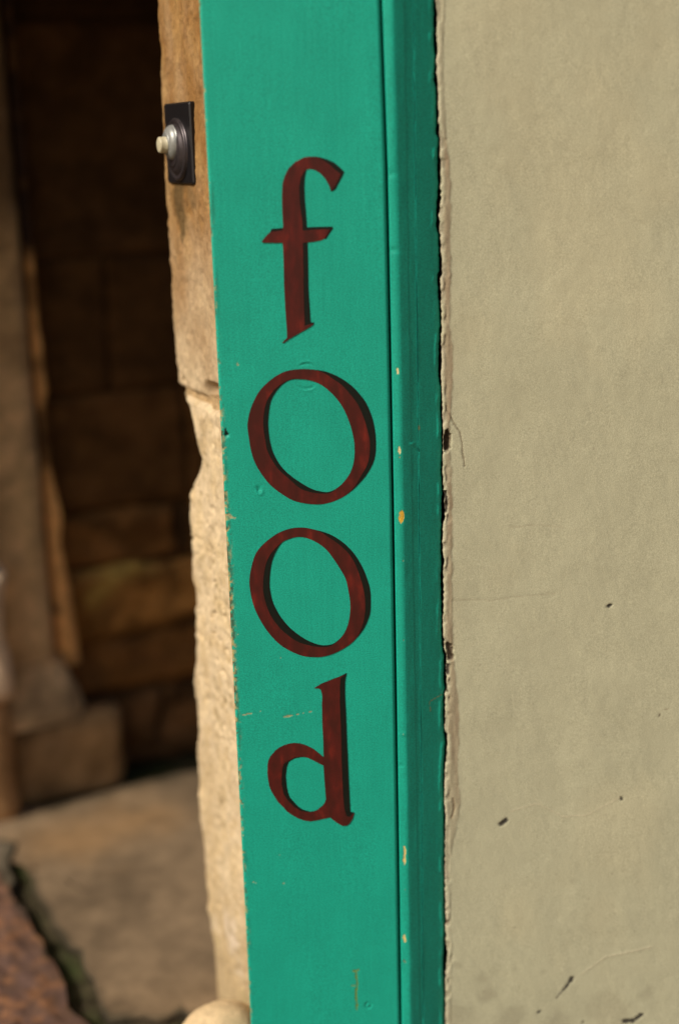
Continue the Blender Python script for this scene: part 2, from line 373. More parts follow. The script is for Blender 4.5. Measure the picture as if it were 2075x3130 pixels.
f_blk = [(690,183),(740,188),(800,205),(880,240),(940,290),(978,330),(965,365),(930,430),(900,490),(875,513),(850,517),(860,440),(800,330),(740,260)]
f_blk2 = [(600,304),(617,308),(601,380),(596,470),(601,600),(610,700),(621,862),(740,856),(865,855),(872,872),(840,920),(806,975),(780,970),(700,950),(628,1005),(632,1200),(635,1450),(645,1600),(655,1773),(690,1775),(684,1790),(600,1810),(570,1800),(560,1000),(530,400)]
f_blk3 = [(268,906),(276,890),(286,876),(388,868),(400,920)]

def subloop(lp, k=1): return lp
L1 = paint_sheet('painted_letter', [f_red], f_off, S2, .00045, M_red, post, label='tall letter f with a crossbar')
for q in (f_blk, f_blk2, f_blk3): pass
def multi_shade(parent, polys, off, sc, lift):
    """the black painted shade of one letter, one mesh"""
    V = []; Fs = []
    for loops in polys:
        o = paint_sheet('tmp', loops, off, sc, lift, None, None); me = o.data
        k = len(V); V += [tuple(v_.co) for v_ in me.vertices]; Fs += [tuple(k + i for i in p.vertices) for p in me.polygons]
        bpy.data.objects.remove(o); bpy.data.meshes.remove(me); lift -= .00003
    return link('painted_shade', mesh('painted_shade', V, Fs, smooth=False), M_black, parent, label='black drop shade of the letter')
multi_shade(L1, [[f_blk], [f_blk2], [f_blk3]], f_off, S2, .0003)
o1_out = [(640,140),(735,143),(830,155),(910,180),(1000,225),(1090,290),(1160,365),(1220,450),(1265,560),(1290,660),(1303,780),(1298,900),(1270,990),(1210,1090),(1130,1180),(1050,1250),(960,1300),(870,1330),(790,1340),(680,1332),(570,1305),(480,1255),(380,1180),(310,1100),(240,990),(200,880),(178,760),(165,650),(175,560),(205,460),(260,350),(330,270),(420,200),(520,155)]
o1_hole = [(620,228),(720,240),(810,275),(890,335),(960,410),(1020,500),(1070,620),(1100,730),(1113,830),(1108,950),(1075,1060),(1010,1150),(950,1200),(890,1228),(830,1228),(740,1205),(640,1150),(540,1080),(460,1000),(400,900),(365,790),(348,650),(353,530),(370,430),(410,350),(470,280),(540,237)]
o1_ro = [(640,141),(735,144),(830,168),(930,232),(1010,290),(1080,370),(1140,450),(1190,560),(1225,670),(1248,780),(1245,900),(1225,990),(1175,1080),(1115,1180),(1049,1248),(960,1299),(870,1329),(790,1339),(680,1331),(570,1304),(480,1254),(381,1179),(311,1099),(241,989),(201,880),(179,760),(166,650),(176,560),(206,460),(261,350),(331,271),(421,201),(521,156)]
o1_ri = [(620,227),(720,239),(810,274),(890,334),(961,409),(1021,500),(1071,620),(1101,730),(1114,830),(1109,950),(1076,1061),(1011,1151),(951,1203),(890,1240),(800,1243),(700,1225),(620,1190),(530,1110),(450,1040),(390,960),(340,860),(320,760),(305,640),(310,540),(330,440),(380,350),(440,290),(535,234)]
o2_out = [(640,152),(710,160),(850,195),(940,235),(1030,300),(1110,385),(1170,480),(1215,580),(1250,700),(1256,830),(1245,930),(1200,1040),(1150,1110),(1070,1190),(960,1255),(860,1292),(760,1302),(650,1290),(540,1245),(440,1180),(340,1070),(260,940),(215,830),(190,720),(182,620),(200,500),(235,390),(290,315),(370,245),(450,195),(550,160)]
o2_ro = [(640,153),(710,161),(800,185),(875,232),(960,290),(1040,360),(1100,440),(1145,540),(1180,650),(1203,760),(1208,870),(1195,980),(1160,1080),(1125,1135),(1070,1189),(960,1254),(860,1291),(760,1301),(650,1289),(540,1244),(440,1179),(341,1069),(261,939),(216,830),(191,720),(183,620),(201,500),(236,390),(291,316),(371,246),(451,196),(550,161)]
o2_hole = [(610,235),(690,245),(780,285),(860,345),(920,420),(980,510),(1035,610),(1060,720),(1075,830),(1070,940),(1045,1040),(1000,1120),(930,1180),(860,1197),(790,1190),(700,1155),(620,1105),(540,1040),(470,960),(420,880),(385,800),(362,690),(362,590),(375,480),(410,375),(470,285),(530,255)]
o2_ri = [(610,234),(690,244),(780,284),(860,344),(921,419),(981,510),(1036,610),(1061,720),(1076,830),(1071,940),(1046,1041),(1001,1121),(935,1183),(880,1209),(800,1212),(700,1195),(610,1165),(520,1105),(440,1030),(370,930),(330,830),(305,720),(305,620),(320,510),(350,420),(400,350),(468,284),(530,253)]
for off, oo, ho, ro, ri, lab in (((700, 1080), o1_out, o1_hole, o1_ro, o1_ri, 'larger round letter o just under the f'), ((700, 1560), o2_out, o2_hole, o2_ro, o2_ri, 'smaller round letter o just above the d')):
    Lx = paint_sheet('painted_letter', [cr(ro), cr(ri)], off, S3, .00045, M_red, post, label=lab)
    multi_shade(Lx, [[cr(oo), cr(ho)]], off, S3, .0003)
d_off = (740, 2000)
d_out = [(1000,180),(985,260),(985,400),(995,600),(1003,850),(1012,1000),(1020,1200),(1028,1380),(1035,1510),(1075,1518),(1060,1570),(1030,1620),(1000,1642),(960,1643),(910,1615),(840,1562),(760,1580),(700,1594),(650,1600),(590,1590),(530,1568),(480,1540),(430,1505),(390,1460),(345,1415),(310,1360),(280,1310),(260,1260),(248,1195),(243,1130),(245,1050),(255,1010),(272,975),(320,920),(355,893),(400,870),(450,855),(500,848),(550,852),(600,865),(645,885),(690,910),(740,950),(780,985),(778,850),(768,650),(765,480),(768,400),(755,340),(730,325),(690,325),(760,280),(850,245),(940,210)]
d_hole = [(780,1065),(785,1150),(793,1260),(803,1390),(790,1425),(770,1450),(720,1490),(690,1502),(650,1508),(590,1490),(555,1470),(520,1440),(460,1370),(440,1320),(430,1270),(420,1170),(430,1080),(450,1030),(500,1000),(560,985),(595,984),(630,990),(700,1025),(740,1047)]
d_rout = [(985,197),(945,225),(937,300),(936,450),(945,650),(950,800),(952,1000),(960,1200),(970,1400),(980,1480),(1000,1548),(1030,1560),(1055,1535),(1074,1519),(1060,1570),(1030,1619),(1000,1641),(960,1642),(910,1614),(840,1561),(760,1579),(700,1593),(650,1599),(590,1589),(530,1567),(480,1539),(430,1504),(391,1459),(346,1415),(311,1360),(281,1310),(261,1260),(249,1195),(244,1130),(246,1050),(256,1010),(273,976),(321,921),(356,894),(401,871),(450,856),(500,849),(550,853),(600,866),(645,886),(690,911),(740,951),(781,986),(779,850),(769,650),(766,480),(769,400),(756,340),(731,324),(692,324),(760,281),(850,246),(940,211)]
d_rin = [(781,1066),(786,1150),(794,1260),(804,1391),(791,1426),(771,1451),(720,1492),(690,1505),(650,1512),(600,1508),(560,1498),(500,1460),(440,1400),(400,1340),(380,1250),(378,1180),(385,1100),(400,1050),(440,1020),(500,988),(560,980),(595,981),(631,989),(700,1024),(740,1046)]
Lx = paint_sheet('painted_letter', [d_rout, d_rin], d_off, S2, .00045, M_red, post, label='letter d with an upright stem and small bowl')
multi_shade(Lx, [[d_out, d_hole]], d_off, S2, .0003)
settle(post)

# ------------------------------------------------------------------ CREAM PLASTER WALL
wall = root('plaster_wall', (.4, YC, 0), 'cream painted plaster wall with chipped crumbling edge, hairline cracks and dark specks', 'wall')
Z = rows(.0012)
ce = np.interp(Z, CE[0], CE[1]) + .0007 + fbm(Z * 330, Z * 0 + 1, 61, 4) * .0011
fil = [(1150 + a / 2.366, b / 2.366) for a, b in [(490,0),(495,120),(480,300),(480,500),(500,900),(510,1050),(530,1150),(535,1400),(538,1500),(530,1650),(538,1850),(535,2100),(530,2360)]]
fil += [(1150 + a / 2.366, 1000 + b / 2.366) for a, b in [(535,20),(555,150),(550,350),(540,550),(530,700),(530,900),(545,1100),(550,1300),(545,1700),(545,2100),(550,2300)]]
fil += [(1150 + a / 2.094, 2000 + b / 2.094) for a, b in [(490,10),(500,100),(525,300),(530,500),(520,650),(525,800),(535,950),(510,1100),(480,1250),(470,1500),(482,1900),(475,2360)]]
FE = line(fil, y=YC)
cols = np.concatenate([np.linspace(0, .03, 31), np.linspace(.0315, .30, 180), np.linspace(.32, 2.5, 20)])
Xc = ce[:, None] + cols[None, :]
Xc = np.where(cols[None, :] > .3, GEx.mean() + cols[None, :], Xc)
Zc = np.repeat(Z[:, None], len(cols), 1)
fx = (lx(FE, Z) + fbm(Z * 150, Z * 0 + 8, 63, 3) * .0012)[:, None]
de = Xc - ce[:, None]
inb = 1 - sstep(-.0008, .0008, Xc - fx)
up = fbm(Xc * 9, Zc * 6, 70, 3) * .0022 + fbm((Xc + Zc * .6) * 70, (Zc - Xc * .6) * 30, 72, 3) * .0004 + fbm((Xc + Zc * .5) * 160, (Zc - Xc * .5) * 90, 73, 4) * .00020
up = up + inb * (.0005 + fbm(Xc * 260, Zc * 45, 75, 3) * .0007)
up -= .0012 * np.clip(1 - de / .0012, 0, 1) ** 2 +   .0014 * sstep(.55, .8, vn(Xc * 240, Zc * 120, 76)) * (1 - sstep(.002, .007, de))
CREAM = np.array([.425, .413, .285])
cc = np.broadcast_to(CREAM, Xc.shape + (3,)).copy()
cc = mix(cc, (.40, .385, .26), sstep(.05, .55, fbm(Xc * 7, Zc * 5, 80, 3)) * .3)
cc = mix(cc, (.50, .45, .29), sstep(.05, .55, fbm(Xc * 11, Zc * 8, 82, 3)) * .25)
zt = hy(1370, 480, YC)[2]; zb_ = hy(1370, 2330, YC)[2]
browny = np.interp(Zc, [zb_ - .12, zb_, zt, zt + .05], [.15, .85, .9, .25])
bm = vn(Xc * 180, Zc * 35, 84)
cc = mix(cc, (.26, .19, .12), inb * browny * (.5 + .5 * bm) * sstep(.001, .005, de))
cc = mix(cc, (.52, .44, .33), (1 - sstep(.001, .004, de)) * .5 * vn(Xc * 90, Zc * 70, 85)); cc = mix(cc, (.13, .10, .07), sstep(.55, .8, vn(Xc * 240, Zc * 120, 76)) * (1 - sstep(.002, .006, de)) * .45)
def wp(pts): return [(hy(a, b, YC)[0], hy(a, b, YC)[2]) for a, b in pts]
def blob(poly_pts, hw, depth, c, nz=.5, amt=1.0):
    global up, cc
    q = wp(poly_pts)
    if len(q) == 1: q = q * 2
    d = polyd(Xc, Zc, q) + fbm(Xc * 700, Zc * 450, 90, 2) * hw * nz
    t_ = (1 - sstep(hw * .75, hw * 1.25, d)) * amt; up = up - t_ * depth; cc = mix(cc, c, t_)
# lost plaster beside the edge
blob([(1366, 1322), (1364, 1345), (1363, 1375)], .0026, .006, (.05, .035, .022))
blob([(1373, 1330), (1372, 1368)], .0016, .003, (.14, .11, .07))
blob([(1360, 1505), (1365, 1530), (1362, 1565)], .0014, .004, (.05, .04, .03))
blob([(1372, 1975), (1376, 2010)], .0030, .004, (.10, .075, .05)); blob([(1369, 2035), (1367, 2060)], .0016, .004, (.05, .04, .03))
blob([(1362, 2095), (1366, 2115)], .0012, .003, (.06, .05, .03)); blob([(1363, 2820)], .0030, .002, (.16, .12, .08)); blob([(1352, 2905), (1359, 2935), (1354, 2965)], .0012, .003, (.08, .06, .04))
blob([(1385, 2440), (1388, 2470), (1380, 2500)], .0012, .0012, (.2, .15, .09), amt=.7)
# cracks
CR = (.16, .125, .08)
blob([(1362, 1232), (1364, 1255), (1376, 1270), (1387, 1295), (1405, 1322), (1411, 1350), (1414, 1385), (1420, 1425)], .0006, .0008, CR, .3, .8)
blob([(1380, 1838), (1420, 1835), (1465, 1834), (1500, 1837), (1560, 1826), (1640, 1818), (1700, 1815)], .0006, .0006, (.25, .21, .14), .3, .32)
blob([(1560, 1612), (1640, 1604), (1720, 1612)], .0006, .0005, (.3, .25, .17), .3, .3)
blob([(1560, 2480), (1640, 2455), (1720, 2495), (1790, 2490), (1850, 2460), (1892, 2438)], .0007, -.0005, (.5, .44, .31), .3, .4)
blob([(1780, 2975), (1850, 2925), (1920, 2910), (1990, 2895)], .0008, -.0007, (.5, .44, .31), .3, .5)
# dark specks and scuffs
SPK = (.055, .05, .04)
blob([(1531, 2520), (1546, 2508)], .0024, .001, SPK, .3); blob([(1858, 1853), (1864, 1850)], .0018, .001, SPK, .4); blob([(1868, 1849)], .0010, .0005, SPK)
blob([(1896, 2438), (1898, 2443)], .0014, .0008, SPK, .4); blob([(1746, 2990), (1742, 3000)], .0022, .0008, SPK, .3); blob([(1740, 3003), (1722, 3025)], .0014, .0005, SPK, .3)
blob([(1722, 3025), (1700, 3050)], .0008, .0003, (.1, .09, .07), .3); blob([(1643, 3095), (1650, 3090)], .0014, .0006, SPK, .4)
blob([(1945, 3112), (1958, 3104)], .0022, .0008, SPK, .6); blob([(1910, 3122), (1935, 3120)], .0026, .0008, SPK, .8); blob([(1780, 3125)], .0012, .0005, SPK)
blob([(2014, 2184), (2012, 2190)], .0008, .0005, (.1, .08, .05)); blob([(2030, 2168), (2042, 2166)], .0006, .0004, (.2, .16, .1), .3, .7)
for (a, b, rr, am) in ((1490, 3030, .016, .32), (1470, 2990, .01, .22), (1980, 3040, .014, .3), (1560, 3110, .02, .25), (1570, 2960, .010, .16), (1400, 3100, .02, .2), (1850, 3090, .03, .18), (1700, 3120, .02, .25), (1400, 2950, .006, .25), (1750, 2690, .004, .2), (1660, 2970, .006, .2)):
    p = wp([(a, b)])[0]; r_ = np.hypot(Xc - p[0], Zc - p[1]) / rr + fbm(Xc * 60, Zc * 60, 99, 4) * .8
    cc = mix(cc, (.17, .145, .10), (1 - sstep(.2, 1.1, r_)) * am)
rs = np.random.RandomState(5)
for _ in range(60):
    a, b = rs.uniform(1400, 2060), 3130 * rs.uniform(0, 1) ** .45
    p = wp([(a, b)])[0]; hw = rs.uniform(.0005, .0009)
    m = np.abs(Zc[:, 0] - p[1]) < .01; i0, i1 = np.where(m)[0][[0, -1]] if m.any() else (0, 0)
    if i1 > i0:
        dd_ = np.hypot(Xc[i0:i1] - p[0], Zc[i0:i1] - p[1]); cc[i0:i1] = mix(cc[i0:i1], (.2, .17, .12), (1 - sstep(hw * .5, hw * 1.6, dd_)) * rs.uniform(.2, .6))
Yc = YC - up
def colc(xv, yv): return np.stack([xv, np.full_like(Z, yv), Z], -1)[:, None, :]
xr = Xc[:, -1]
P = np.concatenate([colc(ce, YC + .08), colc(ce, YC + .006), np.stack([Xc, Yc, Zc], -1), colc(xr, YC + .08)], 1)
dk = np.broadcast_to([.10, .08, .055], (len(Z), 1, 3))
C = np.concatenate([dk * .3, dk * .6, cc, dk], 1)  # plaster return darkens inwards, gap shade put into the colour
link('plaster_face', grid('plaster_face', P, C, cap=True), M_plaster, wall)
settle(wall)

# ------------------------------------------------------------------ STONE JAMB WITH THE BELL
jamb = root('stone_jamb', (XL - .03, D + .1, 0), 'narrow weathered ochre sandstone jamb with a worn wavy edge, left of the green post', 'stone jamb')
TA = R(66)
tdir = np.array([-math.cos(TA), math.sin(TA), 0]); ndir = np.array([-math.sin(TA), -math.cos(TA), 0])
J0 = np.array([XL + .030, D + .033, 0])
sil = [(478,0),(477,80),(484,180),(486,300),(496,450),(503,600),(510,750),(520,900),(526,1000),(536,1100),(538,1160),(556,1210),(572,1237),(588,1310),(606,1400),(604,1430),(585,1480),(577,1515),(577,1585),(588,1645),(584,1700),(583,1755),(592,1800),(596,1872),(593,1950),(591,2042),(587,2090),(596,2160),(607,2240),(601,2300),(604,2400),(611,2459),(620,2612),(633,2765),(652,2893),(656,3000),(660,3070),(662,3130)]
sp = sorted([tuple(hit(a, b, J0, ndir)) for a, b in sil], key=lambda p: p[2])
Sz = np.array([p[2] for p in sp]); Ss = np.array([np.dot(np.array(p) - J0, tdir) for p in sp])
def jam(px, py):
    p = hit(px, py, J0, ndir); return np.dot(p - J0, tdir), p[2]
zj = jam(600, 1215)[1]
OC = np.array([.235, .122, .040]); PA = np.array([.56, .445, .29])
def stone_block(name, z0, z1, fn, label=None):
    zz = [z for z in rows(.0014) if z0 < z < z1]; zz = np.array([z0] + zz + [z1])
    n = 110; sm = np.interp(zz, Sz, Ss) + fbm(zz * 120, zz * 0, 101, 3) * .0016
    ed = np.minimum(zz - z0, z1 - zz); ro = np.clip(1 - ed / .006, 0, 1) ** 2
    s = np.linspace(0, 1, n)[None, :] * sm[:, None]; zg = np.repeat(zz[:, None], n, 1)
    dfe = sm[:, None] - s
    nrm = fbm(s * 30, zg * 24, 103, 4) * .0022 + fbm(s * 170, zg * 150, 105, 4) * .0014 - .006 * np.clip(1 - dfe / .010, 0, 1) ** 2.2 - ro[:, None] * .006
    colr, add = fn(s, zg, sm[:, None]); nrm = nrm + add
    Pf = J0 + s[..., None] * tdir + nrm[..., None] * ndir; Pf[..., 2] = zg
    # reveal going back, roughly straight away from the street, then the back
    ex = []
    for k, (dx, dy) in enumerate(((.004, .006), (.008, .03), (.012, .10), (.16, .10), (.16, -.0))):
        q = J0 + sm[:, None] * tdir + np.array([dx, dy, 0]) if k < 3 else np.repeat((J0 + np.array([.06, .26 - (0 if k == 3 else .25), 0]))[None], len(zz), 0)
        q = q.copy(); q[:, 2] = zz; q[:, 0] += (fbm(zz * 60, zz * 0 + k, 110, 3) * .002 if k < 3 else 0); ex.append(q[:, None, :])
    P = np.concatenate([Pf] + ex, 1)
    C = np.concatenate([colr, np.repeat(colr[:, -1:], 5, 1)], 1)
    kw = {'label': label} if label else {}
    return link(name, grid(name, P, C, cap=True, flip=True), M_stone, jamb, **kw)
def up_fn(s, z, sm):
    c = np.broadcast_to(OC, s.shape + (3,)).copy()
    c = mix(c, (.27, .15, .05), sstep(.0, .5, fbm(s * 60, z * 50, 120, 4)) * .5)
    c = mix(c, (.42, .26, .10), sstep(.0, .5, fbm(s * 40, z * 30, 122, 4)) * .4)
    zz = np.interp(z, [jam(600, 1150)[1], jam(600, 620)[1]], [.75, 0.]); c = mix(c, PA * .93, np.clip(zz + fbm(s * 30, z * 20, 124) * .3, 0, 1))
    # damp streak under the bell
    q = [jam(a, b) for a, b in ((548, 585), (553, 650), (560, 700), (560, 740))]
    d = polyd(s * .8, z, [(a * .8, b) for a, b in q]); wd = np.interp(z, [jam(560, 740)[1], jam(548, 590)[1]], [.003, .024])
    c = mix(c, (.085, .055, .022), (1 - sstep(.3, 1.3, d / wd + fbm(s * 150, z * 90, 126) * .6)) * .85)
    q = [jam(a, b) for a, b in ((583, 585), (590, 610))]; d = polyd(s, z, q)
    c = mix(c, (.14, .10, .05), (1 - sstep(.004, .016, d)) * .5)
    pit = sstep(.28, .5, fbm(s * 120, z * 160, 128, 3)) * (1 - sstep(.02, .10, s)) + sstep(.42, .6, fbm(s * 220, z * 200, 129, 2)) * .6 * sstep(-.3, .4, fbm(s * 18, z * 14, 133, 3))
    a = -pit * .0022
    cr_ = sstep(.5, .0, np.abs(fbm(s * 20, z * 14, 131, 3)) / .06) * 0
    # ragged lower end, a flake broken away
    q1 = jam(635, 1195); q2 = jam(665, 1205); d = polyd(s, z, [q1, q2]); a = a - (1 - sstep(.003, .013, d)) * .016
    c = mix(c, (.17, .10, .04), pit * .55)
    q1 = jam(562, 1160); q2 = jam(575, 1215); d = polyd(s, z, [q1, q2]); a = a - (1 - sstep(.001, .006, d)) * .005
    return c, a
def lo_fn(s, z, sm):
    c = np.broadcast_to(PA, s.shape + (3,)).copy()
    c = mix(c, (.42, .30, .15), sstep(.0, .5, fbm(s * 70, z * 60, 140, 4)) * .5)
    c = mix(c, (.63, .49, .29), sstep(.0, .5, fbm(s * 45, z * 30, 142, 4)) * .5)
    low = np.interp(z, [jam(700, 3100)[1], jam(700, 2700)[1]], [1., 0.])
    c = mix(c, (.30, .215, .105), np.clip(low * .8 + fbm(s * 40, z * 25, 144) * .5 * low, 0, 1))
    c = mix(c, (.62, .55, .46), np.clip(low, 0, 1) * sstep(.2, .4, fbm(s * 40, z * 40, 146, 3)) * .8)
    p = jam(706, 2848); r_ = np.hypot((s - p[0]) * 1.0, z - p[1]); c = mix(c, (.66, .58, .50), (1 - sstep(.01, .035, r_ + fbm(s * 60, z * 60, 148) * .012)) * .7)
    c = mix(c, (.2, .2, .05), np.clip(low, 0, 1) * sstep(.25, .5, fbm(s * 50, z * 50, 149, 3)) * .4)
    mid = 1 - np.abs(np.interp(z, [jam(640, 2300)[1], jam(640, 1500)[1]], [-1, 1]))
    a = -(sstep(.25, .5, fbm(s * 110, z * 110, 150, 3))) * .0026 * (.4 + mid) + fbm(s * 25, z * 18, 152) * .003
    c = mix(c, (.30, .22, .11), sstep(.2, .5, fbm(s * 90, z * 100, 150, 4)) * .7 * (.25 + .75 * sstep(-.2, .3, fbm(s * 20, z * 12, 154, 3)))); c = mix(c, (.42, .31, .17), sstep(.0, .4, fbm(s * 14, z * 9, 156, 3)) * .4)
    q = [jam(a_, b_) for a_, b_ in ((640, 1222), (662, 1208))]; d = polyd(s, z, q); a = a - (1 - sstep(.004, .016, d)) * .014
    return c, a
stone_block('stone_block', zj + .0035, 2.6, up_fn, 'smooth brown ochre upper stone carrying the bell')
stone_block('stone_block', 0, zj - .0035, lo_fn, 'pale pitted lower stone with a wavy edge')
# mortar in the bed joint, and a loose chunk
s0, s1 = .004, np.interp(zj, Sz, Ss) - .007
zz = np.linspace(zj - .007, zj + .007, 8); ss = np.linspace(s0, s1, 40)
sg, zg = np.meshgrid(ss, zz); nn = -.006 + fbm(sg * 150, zg * 150, 160) * .003
Pm = J0 + sg[..., None] * tdir + nn[..., None] * ndir; Pm[..., 2] = zg
bk = Pm[:, ::-1] - ndir * .06; bk = bk.copy()
link('mortar_joint', grid('mortar_joint', np.concatenate([Pm, bk[:, [0, -1]]], 1), None, cap=True, flip=True), M_mortar, jamb)
settle(jamb)

# ------------------------------------------------------------------ DOOR BELL
pc = [jam(a, b) for a, b in ((499, 315), (580, 314), (597, 565), (511, 557))]
sL = (pc[0][0] + pc[3][0]) / 2; sR = (pc[1][0] + pc[2][0]) / 2; zT = (pc[0][1] + pc[1][1]) / 2; zB = (pc[2][1] + pc[3][1]) / 2
print('bell plate', abs(sL - sR), zT - zB)
sc_, zc_ = (sL + sR) / 2, (zT + zB) / 2
bell = root('doorbell', J0 + sc_ * tdir + zc_ * np.array([0, 0, 1]), 'old doorbell with white push button, nickel dome and black backplate on the brown stone', 'doorbell')
sc_ -= .0115
Bc = J0 + sc_ * tdir + np.array([0, 0, zc_])
def bp(s, z, d): return Bc + s * tdir + np.array([0, 0, z]) + d * ndir
def rbox(name, hw, hh, d0, d1, r, mat, parent, taper=.0015):
    loop = []
    for cx, cz, a0 in ((1, 1, 0), (-1, 1, 90), (-1, -1, 180), (1, -1, 270)):
        for k in range(7):
            a = R(a0 + 15 * k); loop.append((cx * (hw - r) + r * math.cos(a), cz * (hh - r) + r * math.sin(a)))
    Ps = []
    for dd, inset in ((d0, 0), (d1 - taper, 0), (d1, taper)):
        Ps.append([bp(a * (1 - inset / hw), b * (1 - inset / hh), dd) for a, b in loop])
    return link(name, grid(name, np.array(Ps), None, cap=True, smooth=False), mat, parent)
def lathe(name, prof, mat, parent, s=0, z=0, n=48):
    Ps = [[bp(s + r * math.cos(2 * math.pi * k / n), z + r * math.sin(2 * math.pi * k / n), d) for k in range(n)] for r, d in prof]
    return link(name, grid(name, np.array(Ps), None, cap=True, smooth=True), mat, parent)
hw, hh = abs(sL - sR) / 2 * .93, (zT - zB) / 2
rbox('backplate', hw, hh, -.004, .0042, .002, M_bellplate, bell)
rr = min(hw * .90, .031)
zo = -.006
ring = [(rr, .0045), (rr, .0065), (rr * .95, .0082), (rr * .88, .0078), (rr * .84, .0068), (rr * .80, .0074), (rr * .74, .0098), (rr * .64, .0112), (rr * .52, .0116)]
lathe('ring', ring, M_bellring, bell, 0, zo)
dm = [(.0176, .0100), (.0171, .0118), (.0162, .0135), (.0145, .0154), (.0118, .0168), (.0090, .0174)]
lathe('dome', dm, M_chrome, bell, 0, .001)
bt = [(.0080, .0165), (.0080, .0232), (.0077, .0242), (.0062, .0249), (.003, .0252), (.0004, .0253)]
lathe('push_button', bt, M_button, bell, 0, -.001)
settle(bell)

# ------------------------------------------------------------------ RECESS BACK WALL (normal turned to the right)
G1 = hg(26, 2488); G2 = hg(595, 2369)
wt = (G2 - G1); wt /= np.linalg.norm(wt); wn_ = np.array([wt[1], -wt[0], 0])     # wt to the right, wn_ out towards the camera
print('G1', G1, 'G2', G2, 'angle', math.degrees(math.atan2(wt[1], wt[0])))
PLD = .075
W0 = G1 - wn_ * PLD          # the plinth foot is the line on the ground; the wall stands behind it
def wl(px, py, d=0.):
    p = hit(px, py, W0 + wn_ * d, wn_); return np.dot(p - W0, wt), p[2]
def wpos(a, h, d): return W0 + a * wt + np.array([0, 0, 1]) * h + d * wn_
def rough_block(name, a0, a1, h0, h1, d0, d1, c, mat, parent, seed=0, r=.012, amp=.006, n=None, colfn=None, kw={}, jit_amp=.012):
    """a dressed stone: front sheet wrapped round its edges, back closed"""
    na = n or max(8, int((a1 - a0) / .012)); nh = max(8, int((h1 - h0) / .012))
    A, Hh = np.meshgrid(np.linspace(a0, a1, na), np.linspace(h0, h1, nh))
    ed = np.minimum(np.minimum(A - a0, a1 - A), np.minimum(Hh - h0, h1 - Hh))
    dd = d1 - r * np.clip(1 - ed / r, 0, 1) ** 2 + fbm(A * 16 + seed * 3.1, Hh * 16 + seed * 1.7, 200 + seed, 4) * amp * np.clip(ed / .01, .2, 1)
    jit = fbm(A * 12 + 5, Hh * 12 + seed, 230 + seed, 3) * jit_amp
    Pf = wpos(0, 0, 0) + (A + jit)[..., None] * wt + dd[..., None] * wn_; Pf[..., 2] = Hh + jit * .6
    cl = np.broadcast_to(np.array(c), Pf.shape).copy()
    if colfn: cl = colfn(cl, A, Hh)
    # border loop pushed back to d0
    V = Pf.reshape(-1, 3); q = []
    idx = np.arange(na * nh).reshape(nh, na)
    qf = np.stack([idx[:-1, :-1], idx[:-1, 1:], idx[1:, 1:], idx[1:, :-1]], -1).reshape(-1, 4).tolist()
    border = list(idx[0, :]) + list(idx[1:, -1]) + list(idx[-1, -2::-1]) + list(idx[-2:0:-1, 0])
    bv = []
    for b in border:
        p = V[b].copy(); dcur = np.dot(p - W0, wn_); bv.append(p - wn_ * (dcur - d0))
    k = len(V); m = len(border)
    for i in range(m): qf.append([border[(i + 1) % m], border[i], k + i, k + (i + 1) % m])
    qf.append([k + i for i in range(m)][::-1])
    Vall = np.concatenate([V, np.array(bv)]); ca = np.concatenate([cl.reshape(-1, 3), np.repeat(cl.reshape(-1, 3)[:1], m, 0)])
    return link(name, mesh(name, Vall, qf, ca), mat, parent, **kw)
bw = root('recess_wall', tuple(W0), 'dark coursed old sandstone wall at the back of the shaded recess', 'wall')
prism('wall_core', [tuple((wpos(a, 0, d))[:2]) for a, d in ((-1.7, -.012), (1.6, -.012), (1.6, -.3), (-1.7, -.3))], 0, 3.2, M_darkmortar, bw)
h_levels = [0.0]
DK = np.array([.105, .062, .030])
def hp(py, px=400): return wl(px, py)[1]
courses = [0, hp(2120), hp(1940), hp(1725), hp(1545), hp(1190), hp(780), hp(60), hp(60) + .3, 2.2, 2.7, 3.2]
tones = [(.12, .075, .042), (.17, .095, .038), (.36, .21, .08), (.20, .115, .05), (.10, .058, .026), (.092, .054, .025), (.08, .048, .024), (.05, .03, .017), (.05, .03, .018), (.05, .03, .018), (.05, .03, .018)]  # upper courses darker, recess shade painted into the stone tones
rb = np.random.RandomState(11)
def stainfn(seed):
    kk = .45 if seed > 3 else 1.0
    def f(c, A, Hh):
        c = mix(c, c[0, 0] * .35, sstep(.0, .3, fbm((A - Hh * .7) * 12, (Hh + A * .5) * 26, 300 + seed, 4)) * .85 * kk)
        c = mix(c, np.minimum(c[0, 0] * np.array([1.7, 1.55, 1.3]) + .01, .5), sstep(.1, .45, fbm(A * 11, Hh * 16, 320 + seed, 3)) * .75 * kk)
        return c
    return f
for ci in range(len(courses) - 1):
    h0, h1 = courses[ci], courses[ci + 1]; a = -1.7 + rb.uniform(0, .1)
    while a < 1.5:
        w_ = rb.uniform(.26, .42) * (1.25 if h1 - h0 > .13 else 1)
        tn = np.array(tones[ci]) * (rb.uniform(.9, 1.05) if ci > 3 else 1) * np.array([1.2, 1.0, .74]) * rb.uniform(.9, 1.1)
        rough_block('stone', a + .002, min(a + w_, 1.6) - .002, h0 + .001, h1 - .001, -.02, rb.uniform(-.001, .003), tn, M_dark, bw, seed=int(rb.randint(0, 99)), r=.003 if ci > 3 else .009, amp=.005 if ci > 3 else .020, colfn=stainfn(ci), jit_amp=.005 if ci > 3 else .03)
        a += w_
settle(bw)

